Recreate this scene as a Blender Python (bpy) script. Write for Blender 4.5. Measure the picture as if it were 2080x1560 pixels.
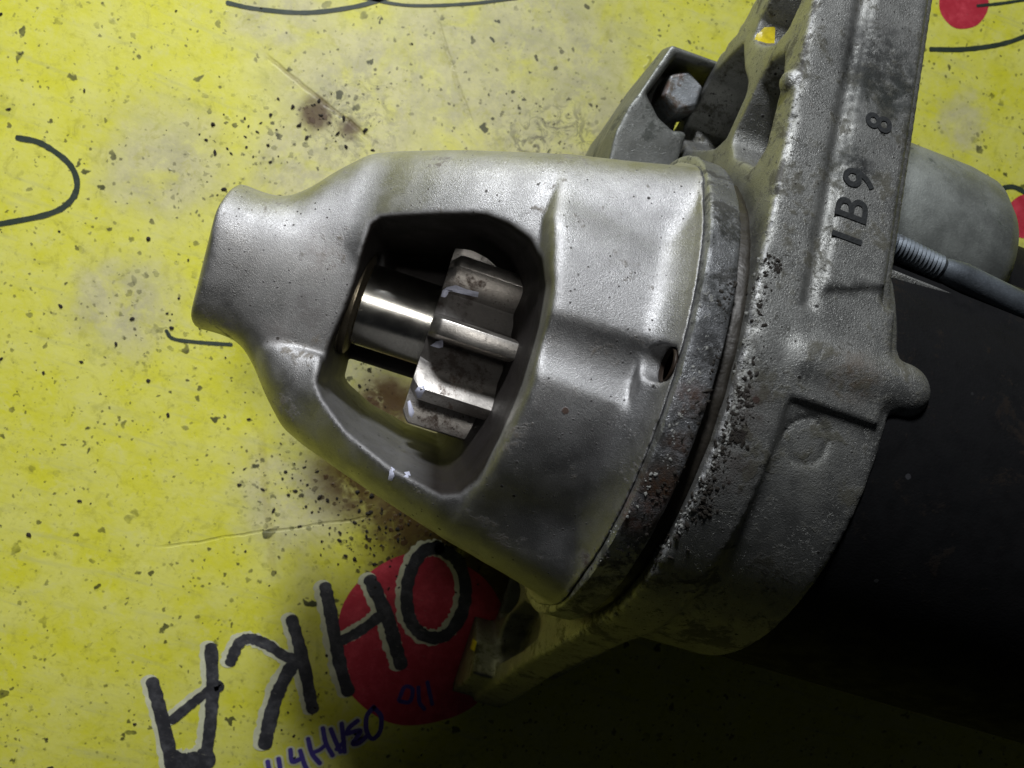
import bpy, math, random
import numpy as np
from mathutils import Vector, Matrix

for o in list(bpy.data.objects): bpy.data.objects.remove(o, do_unlink=True)
S = bpy.context.scene
COL = S.collection
R = math.radians
random.seed(7)
rng = np.random.default_rng(7)

# ------------------------------------------------------------------ camera
# one Blender unit is one centimetre; world x runs along the starter's shaft
ZA = 4.0          # height of the shaft above z = 0
TZ = -1.0         # top of the banner
F = 1600.0        # focal length in pixels of a 2080 px wide picture
PITCH, ROLL = R(7.3), R(18)
d_ = np.array([math.sin(PITCH), 0, -math.cos(PITCH)])
u_ = np.array([1., 0, 0]) - d_*d_[0]; u_ /= np.linalg.norm(u_)
v_ = np.array([0, 1., 0])
r_ = math.cos(ROLL)*u_ + math.sin(ROLL)*v_
w_ = -math.sin(ROLL)*u_ + math.cos(ROLL)*v_
CAM = np.array([3.14663243, -0.45587161, 16.0])
cd = bpy.data.cameras.new('camera'); cam = bpy.data.objects.new('camera', cd); COL.objects.link(cam)
cam.matrix_world = Matrix(((r_[0], w_[0], -d_[0], CAM[0]), (r_[1], w_[1], -d_[1], CAM[1]),
                           (r_[2], w_[2], -d_[2], CAM[2]), (0, 0, 0, 1)))
cd.sensor_width = 36; cd.lens = 36*F/2080; cd.clip_start = 0.1; cd.clip_end = 500
cd.dof.use_dof = True; cd.dof.focus_distance = 10.6; cd.dof.aperture_fstop = 0.5
S.camera = cam
S.unit_settings.scale_length = 0.01

# ------------------------------------------------------------------ light
W = bpy.data.worlds.new('World'); S.world = W; W.use_nodes = True
bg = W.node_tree.nodes['Background']; bg.inputs[0].default_value = (0.75, 0.85, 1.0, 1); bg.inputs[1].default_value = 0.007
def area(name, loc, target, size, power, col):
    l = bpy.data.lights.new(name, 'AREA'); l.shape = 'DISK'; l.size = size; l.energy = power; l.color = col
    o = bpy.data.objects.new(name, l); COL.objects.link(o); o.location = loc
    o.rotation_euler = (Vector(target)-Vector(loc)).to_track_quat('-Z', 'Y').to_euler()
    return o
area('work_lamp', (-16.0, 46.0, 34.0), (5, 0, 2), 9.0, 34000, (0.92, 0.95, 1.0))
sp = bpy.data.lights.new('fill_spot', 'SPOT'); sp.energy = 15500; sp.spot_size = R(41.5); sp.spot_blend = 0.36  # added fill spot: lifts the nose shadow, cone leaves the lower right dark
sp.shadow_soft_size = 3.0; sp.color = (1.0, 0.985, 0.96)
so = bpy.data.objects.new('fill_spot', sp); COL.objects.link(so); so.location = (2.0, 7.5, 36.0)
so.rotation_euler = (Vector((-8.2, -0.3, -1.0))-Vector(so.location)).to_track_quat('-Z', 'Y').to_euler()
S.view_settings.view_transform = 'Standard'; S.view_settings.look = 'None'
S.view_settings.exposure = 0.0; S.view_settings.gamma = 1.0

# ------------------------------------------------------------------ pixel -> place helpers (picture 2080 x 1560)
def ray(px, py):
    v = d_ + r_*(px-1040)/F - w_*(py-780)/F
    return v/np.linalg.norm(v)
def onz(px, py, z):
    v = ray(px, py); return CAM + v*(z-CAM[2])/v[2]
def onx(px, py, x):
    v = ray(px, py); return CAM + v*(x-CAM[0])/v[0]
def oncyl(px, py, r, zc=ZA, yc=0):
    v = ray(px, py); a = v[1]**2+v[2]**2; b = 2*((CAM[1]-yc)*v[1]+(CAM[2]-zc)*v[2])
    c = (CAM[1]-yc)**2+(CAM[2]-zc)**2-r*r
    t = (-b-math.sqrt(max(b*b-4*a*c, 0)))/(2*a); return CAM+v*t

# ------------------------------------------------------------------ materials
def mat(name):
    m = bpy.data.materials.new(name); m.use_nodes = True
    nt = m.node_tree; return m, nt, nt.nodes['Principled BSDF']
class NG:
    """tiny node graph helper"""
    def __init__(s, nt, off=(0, 0, 0)):
        s.nt = nt; s.tc = nt.nodes.new('ShaderNodeTexCoord'); s.v = s.tc.outputs['Object']
        if off != (0, 0, 0): s.v = s.vadd(s.v, off)
    def vadd(s, v, off):
        n = s.nt.nodes.new('ShaderNodeVectorMath'); n.operation = 'ADD'; s.nt.links.new(v, n.inputs[0]); n.inputs[1].default_value = off
        return n.outputs[0]
    def vscale(s, v, sc):
        n = s.nt.nodes.new('ShaderNodeVectorMath'); n.operation = 'MULTIPLY'; s.nt.links.new(v, n.inputs[0]); n.inputs[1].default_value = sc
        return n.outputs[0]
    def noise(s, scale, detail=3, rough=0.55, dist=0, v=None):
        n = s.nt.nodes.new('ShaderNodeTexNoise'); n.inputs['Scale'].default_value = scale; n.inputs['Detail'].default_value = detail
        n.inputs['Roughness'].default_value = rough; n.inputs['Distortion'].default_value = dist
        s.nt.links.new(v or s.v, n.inputs['Vector']); return n.outputs['Fac']
    def voro(s, scale, v=None, rnd=1.0):
        n = s.nt.nodes.new('ShaderNodeTexVoronoi'); n.inputs['Scale'].default_value = scale; n.inputs['Randomness'].default_value = rnd
        s.nt.links.new(v or s.v, n.inputs['Vector']); return n
    def ramp(s, f, a, b, lo=0., hi=1.):
        n = s.nt.nodes.new('ShaderNodeMapRange'); n.clamp = True; n.interpolation_type = 'SMOOTHSTEP'
        s.nt.links.new(f, n.inputs[0])
        for i, x in enumerate((a, b, lo, hi)): n.inputs[i+1].default_value = x
        return n.outputs[0]
    def math(s, op, a, b=None, c=None):
        n = s.nt.nodes.new('ShaderNodeMath'); n.operation = op
        for i, x in enumerate((a, b, c)):
            if x is None: continue
            if isinstance(x, (int, float)): n.inputs[i].default_value = x
            else: s.nt.links.new(x, n.inputs[i])
        return n.outputs[0]
    def mix(s, f, a, b, blend='MIX'):
        n = s.nt.nodes.new('ShaderNodeMix'); n.data_type = 'RGBA'; n.blend_type = blend
        for i, x in ((0, f), (6, a), (7, b)):
            if isinstance(x, (int, float)): n.inputs[i].default_value = x
            elif isinstance(x, tuple): n.inputs[i].default_value = x if len(x) == 4 else x+(1,)
            else: s.nt.links.new(x, n.inputs[i])
        return n.outputs[2]
    def dist(s, p, v=None):
        n = s.nt.nodes.new('ShaderNodeVectorMath'); n.operation = 'DISTANCE'; s.nt.links.new(v or s.v, n.inputs[0]); n.inputs[1].default_value = p
        return n.outputs['Value']
    def sep(s, v=None):
        n = s.nt.nodes.new('ShaderNodeSeparateXYZ'); s.nt.links.new(v or s.v, n.inputs[0]); return n.outputs
    def bump(s, hs, strength=1.0, distance=0.02):
        n = s.nt.nodes.new('ShaderNodeBump'); n.inputs['Strength'].default_value = strength; n.inputs['Distance'].default_value = distance
        s.nt.links.new(hs, n.inputs['Height']); return n.outputs[0]
BASE = (6.0, 0.0, TZ)      # the starter's base: its parts' coordinates are measured from here

def metal(name, col, rough=0.42, metallic=1.0, grain=0.5, gscale=26, dirt=0.0, dirtcol=(0.03, 0.024, 0.016), dscale=1.6,
          speck=0.0, rust=0.0, spots=(), patches=(), stretch=None, grease_shade=False):
    m, nt, b = mat(name); g = NG(nt, BASE)
    big = g.noise(1.1, 4, 0.6)
    c = g.mix(g.ramp(big, 0.35, 0.68), tuple(x*0.86 for x in col), tuple(min(1, x*1.1) for x in col))
    c = g.mix(g.ramp(g.noise(5.5, 5, 0.75), 0.35, 0.7, 0, 0.35), c, tuple(x*0.62 for x in col))
    fine = g.noise(gscale, 2, 0.7)
    c = g.mix(g.ramp(fine, 0.42, 0.75, 0, 0.45), c, tuple(min(1, x*1.35) for x in col))
    met = None; dm = None
    def darker(c, f, dc):
        return g.mix(f, c, dc)
    masks = []
    if dirt > 0:
        n1 = g.noise(dscale, 6, 0.72, 0.4); n2 = g.noise(9, 4, 0.7)
        ds = g.math('ADD', n1, g.math('MULTIPLY', n2, 0.35))
        f = g.ramp(ds, 0.80-0.22*dirt, 0.92-0.22*dirt)
        c = darker(c, g.math('MULTIPLY', f, 0.85), dirtcol); masks.append(g.math('MULTIPLY', f, 0.8))
        if dirt > 0.3:      # fine pits and flecks of clean metal or oxide
            n3 = g.noise(15, 4, 0.8); f3 = g.ramp(n3, 0.60-0.06*dirt, 0.66-0.06*dirt)
            f3 = g.math('MULTIPLY', f3, g.ramp(g.noise(2.3, 4, 0.7, v=g.vadd(g.v, (3, 8, 2))), 0.42, 0.6))
            c = darker(c, g.math('MULTIPLY', f3, 0.85), tuple(x*0.5 for x in dirtcol)); masks.append(g.math('MULTIPLY', f3, 0.8))
            n4 = g.noise(19, 4, 0.8, v=g.vadd(g.v, (5, 1, 9))); f4 = g.ramp(n4, 0.58, 0.64)
            f4 = g.math('MULTIPLY', f4, g.ramp(g.noise(2.0, 4, 0.7, v=g.vadd(g.v, (13, 2, 2))), 0.45, 0.62))
            c = darker(c, g.math('MULTIPLY', f4, 0.55), (0.42, 0.41, 0.38))
    if speck > 0:
        v = g.voro(3.2); f = g.ramp(v.outputs['Distance'], 0.045, 0.10, 1, 0)
        gate = g.ramp(g.noise(1.3, 3), 0.62-0.25*speck, 0.66-0.25*speck)
        f = g.math('MULTIPLY', f, gate); c = darker(c, f, (0.012, 0.01, 0.008)); masks.append(f)
        v = g.voro(8.5); f = g.ramp(v.outputs['Distance'], 0.07, 0.15, 1, 0)
        gate = g.ramp(g.noise(2.1, 3), 0.6-0.25*speck, 0.66-0.25*speck)
        f = g.math('MULTIPLY', f, g.math('MULTIPLY', gate, 0.85)); c = darker(c, f, (0.02, 0.016, 0.012)); masks.append(f)
    if rust > 0:
        f = g.ramp(g.noise(1.9, 6, 0.7, 0.8, v=g.vadd(g.v, (7, 3, 1))), 0.70-0.22*rust, 0.82-0.22*rust)
        f = g.math('MULTIPLY', f, 0.75); c = darker(c, f, (0.11, 0.05, 0.025)); masks.append(f)
    wob = g.math('MULTIPLY', g.math('SUBTRACT', g.noise(7, 4, 0.7), 0.5), 0.55)
    for (p, rad, dc, amt) in spots:
        dd = g.math('ADD', g.dist(tuple(p)), g.math('MULTIPLY', wob, rad*3.0))
        f = g.ramp(dd, rad*0.75, rad*1.1, amt, 0); c = darker(c, f, dc); masks.append(f)
    for (p, rad, dc, amt) in patches:
        dd = g.math('ADD', g.dist(tuple(p)), g.math('MULTIPLY', wob, rad*1.6))
        f = g.ramp(dd, rad*0.2, rad*1.3, amt, 0)
        f = g.math('MULTIPLY', f, g.ramp(g.noise(5, 5, 0.75), 0.3, 0.62)); c = darker(c, f, dc); masks.append(f)
    if grease_shade:  # per-vertex darkening: greasy gear roots, painted shade inside the housing
        an = nt.nodes.new('ShaderNodeAttribute'); an.attribute_name = 'grease_shade'
        c = darker(c, an.outputs['Fac'], (0.013, 0.009, 0.007)); masks.append(an.outputs['Fac'])
    nt.links.new(c, b.inputs['Base Color'])
    tot = None
    for f in masks: tot = f if tot is None else g.math('MAXIMUM', tot, f)
    rr = g.ramp(g.noise(3.1, 4), 0.3, 0.7, rough*0.85, rough*1.15)
    if tot is not None:
        nt.links.new(g.math('MULTIPLY', g.math('SUBTRACT', 1.0, g.math('MULTIPLY', tot, 0.9)), metallic), b.inputs['Metallic'])
        rr = g.math('ADD', rr, g.math('MULTIPLY', tot, 0.18))
    else: b.inputs['Metallic'].default_value = metallic
    nt.links.new(rr, b.inputs['Roughness'])
    h = g.math('ADD', g.math('MULTIPLY', fine, 0.45), g.math('MULTIPLY', g.noise(gscale*2.1, 1), 0.55))
    if stretch:
        h = g.math('ADD', g.math('MULTIPLY', h, 0.3), g.noise(14, 3, 0.7, v=g.vscale(g.v, stretch)))
    if tot is not None: h = g.math('ADD', h, g.math('MULTIPLY', tot, 0.5))
    nt.links.new(g.bump(h, grain, 0.011), b.inputs['Normal'])
    return m

def plain(name, col, rough=0.5, metallic=0.0, bump=0.0):
    m, nt, b = mat(name); g = NG(nt)
    c = g.mix(g.ramp(g.noise(6, 4, 0.7), 0.35, 0.7), col, tuple(x*0.72 for x in col))
    nt.links.new(c, b.inputs['Base Color']); b.inputs['Roughness'].default_value = rough; b.inputs['Metallic'].default_value = metallic
    if bump: nt.links.new(g.bump(g.noise(20, 3), bump, 0.02), b.inputs['Normal'])
    return m

# ------------------------------------------------------------------ object helpers
def link(name, me, parent=None, m=None):
    o = bpy.data.objects.new(name, me); COL.objects.link(o)
    if parent is not None: o.parent = parent
    if m is not None: me.materials.append(m)
    return o
def mesh_from(verts, faces, smooth=True, base=BASE):
    me = bpy.data.meshes.new('mesh')
    v = np.asarray(verts, np.float64) - np.array(base)
    f = faces
    if isinstance(f, np.ndarray):
        n = len(f); k = f.shape[1]
        me.vertices.add(len(v)); me.vertices.foreach_set('co', v.ravel())
        me.loops.add(n*k); me.loops.foreach_set('vertex_index', f.ravel().astype(np.int32))
        me.polygons.add(n); me.polygons.foreach_set('loop_start', np.arange(0, n*k, k, dtype=np.int32))
        me.polygons.foreach_set('loop_total', np.full(n, k, np.int32))
        me.update(calc_edges=True); me.validate()
    else:
        me.from_pydata(v.tolist(), [], f); me.update()
    me.polygons.foreach_set('use_smooth', np.full(len(me.polygons), smooth)); me.update()
    return me
def tag(o, label=None, cat=None, group=None, kind=None):
    for k, x in (('label', label), ('category', cat), ('group', group), ('kind', kind)):
        if x: o[k] = x
    return o

# ---- signed-distance modelling: exact solids blended with fillets, then meshed by surface nets
def axis_grid(lo, hi, h):
    xs = [np.arange(lo[i], hi[i]+h, h, dtype=np.float32) for i in range(3)]
    return xs, xs[0][:, None, None], xs[1][None, :, None], xs[2][None, None, :]
def smin(a, b, k):
    h = np.clip(0.5+0.5*(b-a)/k, 0, 1); return b*(1-h)+a*h-k*h*(1-h)
def smax(a, b, k): return -smin(-a, -b, k)
def surface_nets(d, xs, h, relax=2):
    d = np.ascontiguousarray(d, dtype=np.float32)
    d = np.where(d == 0, 1e-6, d)
    ins = d < 0
    c = np.zeros(tuple(n-1 for n in d.shape), np.uint8)
    for i in (0, 1):
        for j in (0, 1):
            for k in (0, 1):
                c += ins[i:i+c.shape[0], j:j+c.shape[1], k:k+c.shape[2]]
    act = (c > 0) & (c < 8)
    I, J, K = np.nonzero(act)
    idx = np.full(c.shape, -1, np.int32); idx[I, J, K] = np.arange(len(I), dtype=np.int32)
    acc = np.zeros((len(I), 3)); cnt = np.zeros(len(I))
    cor = [(i, j, k) for i in (0, 1) for j in (0, 1) for k in (0, 1)]
    for a in cor:
        for ax in range(3):
            if a[ax]: continue
            bb = list(a); bb[ax] = 1
            da = d[I+a[0], J+a[1], K+a[2]]; db = d[I+bb[0], J+bb[1], K+bb[2]]
            s = (da < 0) != (db < 0)
            t = np.where(s, da/np.where(s, da-db, 1), 0)
            p = np.tile(np.array(a, float), (len(I), 1)); p[:, ax] = t
            acc += p*s[:, None]; cnt += s
    vv = (acc/cnt[:, None]+np.stack([I, J, K], 1))*h+np.array([x[0] for x in xs])
    quads = []
    for ax in range(3):
        sl0 = [slice(None)]*3; sl1 = [slice(None)]*3; sl0[ax] = slice(0, -1); sl1[ax] = slice(1, None)
        a = ins[tuple(sl0)]; b = ins[tuple(sl1)]
        m = a != b
        o1, o2 = [(1, 2), (2, 0), (0, 1)][ax]
        P = np.stack(np.nonzero(m), 1)
        ok = (P[:, o1] > 0) & (P[:, o2] > 0) & (P[:, o1] < d.shape[o1]-1) & (P[:, o2] < d.shape[o2]-1)
        P = P[ok]; flip = a[P[:, 0], P[:, 1], P[:, 2]]
        q = []
        for (s1, s2) in ((1, 1), (0, 1), (0, 0), (1, 0)):
            C = P.copy(); C[:, o1] -= s1; C[:, o2] -= s2
            q.append(idx[C[:, 0], C[:, 1], C[:, 2]])
        q = np.stack(q, 1); q[~flip] = q[~flip][:, ::-1]
        quads.append(q)
    q = np.concatenate(quads)
    q = q[(q >= 0).all(1)]
    for _ in range(relax):      # light relaxation takes the grid steps out
        s = np.zeros_like(vv); n = np.zeros(len(vv))
        for a in range(4):
            e0, e1 = q[:, a], q[:, (a+1) % 4]
            for k in range(3):
                s[:, k] += np.bincount(e0, vv[e1, k], len(vv)) + np.bincount(e1, vv[e0, k], len(vv))
            n += np.bincount(e0, minlength=len(vv)) + np.bincount(e1, minlength=len(vv))
        vv = vv*0.5+0.5*s/np.maximum(n, 1)[:, None]
    return vv, q
def poly2d(Y, Z, P):
    """signed distance to a closed polygon in the plane"""
    P = np.asarray(P, np.float32); d = np.full(np.broadcast(Y, Z).shape, 1e9, np.float32); s = np.zeros(d.shape, bool)
    for i in range(len(P)):
        a = P[i]; b = P[i-1]; e = b-a; wy = Y-a[0]; wz = Z-a[1]
        t = np.clip((wy*e[0]+wz*e[1])/(e@e), 0, 1)
        d = np.minimum(d, (wy-e[0]*t)**2+(wz-e[1]*t)**2)
        c1 = Z >= a[1]; c2 = Z < b[1]; c3 = e[0]*wz > e[1]*wy
        s ^= (c1 & c2 & c3) | (~c1 & ~c2 & ~c3)
    d = np.sqrt(d); return np.where(s, -d, d).astype(np.float32)
def seg_dist(X, Y, Z, a, b):
    a = np.array(a, np.float32); b = np.array(b, np.float32); e = b-a
    t = np.clip(((X-a[0])*e[0]+(Y-a[1])*e[1]+(Z-a[2])*e[2])/(e@e), 0, 1)
    return np.sqrt((X-a[0]-e[0]*t)**2+(Y-a[1]-e[1]*t)**2+(Z-a[2]-e[2]*t)**2)

def lathe(prof, y0=0, z0=ZA, n=96, smooth=True, base=BASE):
    """revolve (x, r) points about the line y = y0, z = z0"""
    vs = []; fs = []
    for (x, r) in prof:
        for k in range(n):
            a = 2*math.pi*k/n; vs.append((x, y0+r*math.sin(a), z0+r*math.cos(a)))
    for i in range(len(prof)-1):
        for k in range(n):
            k2 = (k+1) % n; fs.append((i*n+k, i*n+k2, (i+1)*n+k2, (i+1)*n+k))
    fs.append(tuple(range(n-1, -1, -1))); L = (len(prof)-1)*n; fs.append(tuple(range(L, L+n)))
    return mesh_from(vs, [f[::-1] for f in fs], smooth, base)
def soften(o, w=0.02, seg=2, ang=30):
    m = o.modifiers.new('bevel', 'BEVEL'); m.width = w; m.segments = seg; m.limit_method = 'ANGLE'; m.angle_limit = R(ang)
    m.harden_normals = False
    return o
def smooth_by_angle(me, ang=35):
    me.set_sharp_from_angle(angle=R(ang))

# ================================================================== the table and the banner on it
tm = plain('old_board', (0.10, 0.085, 0.07), 0.8)
def slab(x0, x1, y0, y1, z0, z1, base):
    v = [(x, y, z) for z in (z0, z1) for (x, y) in ((x0, y0), (x1, y0), (x1, y1), (x0, y1))]
    f = [(3, 2, 1, 0), (4, 5, 6, 7), (0, 1, 5, 4), (1, 2, 6, 5), (2, 3, 7, 6), (3, 0, 4, 7)]
    return mesh_from(v, f, False, base)
tb = link('table', slab(-40, 55, -45, 45, TZ-3, TZ-0.06, (0, 0, TZ)), None, tm); tb.location = (0, 0, TZ)
tag(tb, kind='structure')

# yellow vinyl: colour print, fading, scratches, oily stains, painted shade and grit
ym, nt, b = mat('yellow_vinyl'); g = NG(nt)
n_big = g.noise(0.16, 4, 0.6)
mot = g.noise(2.6, 6, 0.78, 0.6); mot2 = g.noise(5.5, 5, 0.8, 0.4, v=g.vadd(g.v, (9, 4, 0))); n_mid = g.noise(0.9, 5, 0.65); n_fin = g.noise(4.0, 5, 0.7)
c = g.mix(g.ramp(g.math('ADD', n_mid, g.math('MULTIPLY', n_fin, 0.3)), 0.45, 0.85), (0.72, 0.70, 0.040), (0.76, 0.74, 0.16))
def tp(px, py): return onz(px, py, TZ) - np.array((0, 0, TZ))
def patch(px, py, rad, warp=1.2, v=None):
    p = tp(px, py)
    dd = g.math('ADD', g.dist((p[0], p[1], 0.0)), g.math('MULTIPLY', g.math('SUBTRACT', g.noise(0.8, 5, 0.7), 0.5), warp*2))
    return g.ramp(dd, rad*0.35, rad*1.15, 1, 0)
fade = None
for (x, y, rad) in ((560, 40, 1.2), (620, 330, 1.5), (250, 620, 1.3), (600, 1010, 1.6), (1080, 60, 2.2), (740, 200, 2.6), (900, 120, 2.0), (980, 250, 2.6), (1150, 280, 2.4), (1180, 120, 1.6), (820, 880, 2.0), (740, 780, 1.6), (330, 330, 1.6), (1950, 250, 0.8)):
    f = patch(x, y, rad); fade = f if fade is None else g.math('MAXIMUM', fade, f)
pal = g.mix(g.ramp(g.noise(1.6, 5, 0.7), 0.35, 0.65), (0.66, 0.62, 0.30), (0.50, 0.47, 0.27))
c = g.mix(g.math('MULTIPLY', fade, g.ramp(g.noise(0.9, 5, 0.7, 0.5), 0.28, 0.55, 0.35, 1.0)), c, pal)
c = g.mix(g.ramp(mot, 0.52, 0.68, 0, 0.5), c, (0.44, 0.42, 0.05))
c = g.mix(g.ramp(mot, 0.48, 0.34, 0, 0.5), c, (0.74, 0.72, 0.24))
c = g.mix(g.ramp(mot2, 0.56, 0.70, 0, 0.5), c, (0.26, 0.25, 0.06))
# grey smudges drawn over the faded area
sm = g.math('MULTIPLY', g.math('MAXIMUM', patch(1120, 300, 1.3, 0.5), g.math('MULTIPLY', patch(720, 250, 1.2, 0.7), 0.6)), g.ramp(g.noise(3.0, 5, 0.75, 1.5), 0.47, 0.60))
c = g.mix(g.math('MULTIPLY', sm, 0.75), c, (0.12, 0.11, 0.075))
# broad wipe marks
v2 = g.vscale(g.v, (0.35, 3.2, 1)); wip = g.ramp(g.noise(1.3, 4, 0.6, 0.3, v=v2), 0.52, 0.72, 0, 0.45)
c = g.mix(wip, c, (0.55, 0.545, 0.20))
# creases: a few fine bent lines, darker with a pale edge
sx = g.sep()
def crease(p0, p1, wd, amt, colr):
    a = tp(*p0); e = tp(*p1)-a; L = float(np.hypot(e[0], e[1])); nx, ny = -e[1]/L, e[0]/L
    dn = g.math('ADD', g.math('MULTIPLY', g.math('SUBTRACT', sx[0], float(a[0])), float(nx)), g.math('MULTIPLY', g.math('SUBTRACT', sx[1], float(a[1])), float(ny)))
    dn = g.math('ADD', dn, g.math('MULTIPLY', g.math('SUBTRACT', g.noise(1.2, 3), 0.5), 0.16))
    al = g.math('ADD', g.math('MULTIPLY', g.math('SUBTRACT', sx[0], float(a[0])), float(e[0]/L)), g.math('MULTIPLY', g.math('SUBTRACT', sx[1], float(a[1])), float(e[1]/L)))
    f = g.ramp(g.math('ABSOLUTE', dn), wd*0.3, wd, 1, 0)
    f = g.math('MULTIPLY', f, g.math('MULTIPLY', g.ramp(al, -0.2, 0.3), g.ramp(al, L-0.3, L+0.2, 1, 0)))
    f = g.math('MULTIPLY', f, g.ramp(g.noise(2.4, 4, 0.7), 0.3, 0.55, 0.25, 1))
    return f
cr = []
for (p0, p1, wd, amt, colr) in (((540, 115), (750, 280), 0.07, 0.4, (0.20, 0.14, 0.05)), 
        ((530, 880), (555, 1180), 0.12, 0.25, (0.35, 0.3, 0.06)), ((330, 1110), (760, 1050), 0.04, 0.25, (0.3, 0.29, 0.07)), ((880, 20), (960, 260), 0.06, 0.2, (0.28, 0.25, 0.1))):
    f = crease(p0, p1, wd, amt, colr); c = g.mix(g.math('MULTIPLY', f, amt), c, colr); cr.append(f)
# grit: specks of three sizes, thicker in some places
def specks(scale, r0, r1, thr, colr, amt, c, extra=None, seed=0):
    v = g.vadd(g.v, (seed, seed*0.7, 0)); vw = g.mix(0.10/scale*6, v, v)
    nn = g.nt.nodes.new('ShaderNodeTexNoise'); nn.inputs['Scale'].default_value = scale*1.6; nn.inputs['Detail'].default_value = 3; g.nt.links.new(v, nn.inputs['Vector'])
    vs = g.vscale(nn.outputs['Color'], (0.9/scale, 0.9/scale, 0)); 
    ad = g.nt.nodes.new('ShaderNodeVectorMath'); ad.operation = 'ADD'; g.nt.links.new(v, ad.inputs[0]); g.nt.links.new(vs, ad.inputs[1])
    vo = g.voro(scale, v=ad.outputs[0]); rnd = g.sep(vo.outputs['Color'])[0]
    rr = g.math('MULTIPLY', g.ramp(rnd, thr, 1.0, 0.25, 1.0), r1)
    f = g.ramp(g.math('SUBTRACT', vo.outputs['Distance'], rr), -0.02, 0.03, 1, 0)
    gate = g.ramp(rnd, thr-0.02, thr, 0, 1)
    dens = g.ramp(g.noise(0.5, 4, 0.7, v=v), 0.35, 0.6, 0.15, 1)
    f = g.math('MULTIPLY', g.math('MULTIPLY', f, gate), dens)
    if extra is not None: f = g.math('MULTIPLY', f, extra)
    return g.mix(g.math('MULTIPLY', f, amt), c, colr), f
c, f1 = specks(1.5, 0.02, 0.17, 0.72, (0.022, 0.026, 0.012), 0.95, c, seed=3)
c, f2 = specks(4.2, 0.04, 0.24, 0.60, (0.035, 0.035, 0.014), 0.85, c, seed=11)
c, f5 = specks(2.6, 0.04, 0.22, 0.70, (0.03, 0.035, 0.014), 0.9, c, seed=41)
c, f4 = specks(8.0, 0.04, 0.26, 0.40, (0.06, 0.055, 0.02), 0.75, c, seed=23)
near = g.math('MAXIMUM', patch(770, 1090, 1.9, 0.9), g.math('MAXIMUM', patch(600, 1010, 1.5, 0.8), patch(660, 250, 0.9, 0.5)))
near = g.math('MAXIMUM', near, g.math('MAXIMUM', patch(740, 790, 1.0, 0.5), g.math('MULTIPLY', g.math('MAXIMUM', patch(480, 300, 1.4, 1.0), patch(320, 640, 1.3, 1.0)), 0.8)))
c, f3 = specks(5.5, 0.06, 0.36, 0.22, (0.02, 0.022, 0.010), 0.95, c, extra=near, seed=31)
# brown oily stains, with the housing's cast shade painted in below the arm
oil_shade = g.math('MAXIMUM', g.math('MAXIMUM', patch(880, 1030, 2.2, 0.9), patch(740, 950, 1.5, 0.8)), g.math('MAXIMUM', patch(1000, 1180, 1.7, 0.6), patch(790, 820, 0.9, 0.5)))
oil_shade = g.math('MAXIMUM', oil_shade, g.math('MULTIPLY', g.math('MAXIMUM', patch(640, 232, 0.42, 0.35), patch(710, 262, 0.3, 0.3)), 0.95))
oil_shade = g.math('MULTIPLY', oil_shade, g.ramp(g.noise(1.8, 5, 0.7, 0.5), 0.22, 0.5, 0.3, 1))
c = g.mix(g.math('MULTIPLY', oil_shade, 0.95), c, (0.075, 0.034, 0.010))
vein = g.math('MULTIPLY', g.ramp(g.noise(1.0, 5, 0.7, 0.8, v=g.vadd(g.v, (50, 0, 0))), 0.60, 0.72), 0.35)
c = g.mix(vein, c, (0.36, 0.37, 0.05))
nt.links.new(c, b.inputs['Base Color'])
nt.links.new(g.ramp(g.noise(1.4, 4), 0.3, 0.7, 0.38, 0.6), b.inputs['Roughness'])
hh = g.math('ADD', g.math('MULTIPLY', n_mid, 1.0), g.math('MULTIPLY', g.math('MAXIMUM', f1, f3), 0.6))
for f in cr: hh = g.math('SUBTRACT', hh, g.math('MULTIPLY', f, 0.5))
nt.links.new(g.bump(hh, 0.5, 0.05), b.inputs['Normal'])

BB = (0, 0, TZ)
ban = bpy.data.objects.new('banner', None); COL.objects.link(ban); ban.location = BB
tag(ban, 'worn yellow vinyl banner with black lettering, red discs, oily stains and painted shade under the starter', 'banner')
link('vinyl_sheet', slab(-30, 40, -32, 32, TZ-0.055, TZ, BB), ban, ym)

def ink(name, col, wear=0.5, rough=0.45):
    m, nt, b = mat(name); g = NG(nt)
    c = g.mix(g.ramp(g.noise(2.5, 5, 0.75), 0.40, 0.75, 0, wear), col, tuple(min(1, x*1.6+0.06) for x in col))
    s2 = g.ramp(g.noise(5, 4, 0.7, v=g.vscale(g.v, (1, 6, 1))), 0.62, 0.70, 0, wear*0.6)
    c = g.mix(s2, c, (0.35, 0.33, 0.25))
    nt.links.new(c, b.inputs['Base Color']); b.inputs['Roughness'].default_value = rough
    return m
INK = ink('black_ink', (0.032, 0.032, 0.036), 0.9); WHT = ink('white_ink', (0.62, 0.62, 0.42), 0.5); RED = ink('red_ink', (0.50, 0.03, 0.05), 0.6)
PUR = ink('violet_ink', (0.07, 0.05, 0.26), 0.3); PEN = ink('pen_ink', (0.03, 0.045, 0.03), 0.3)

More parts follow.
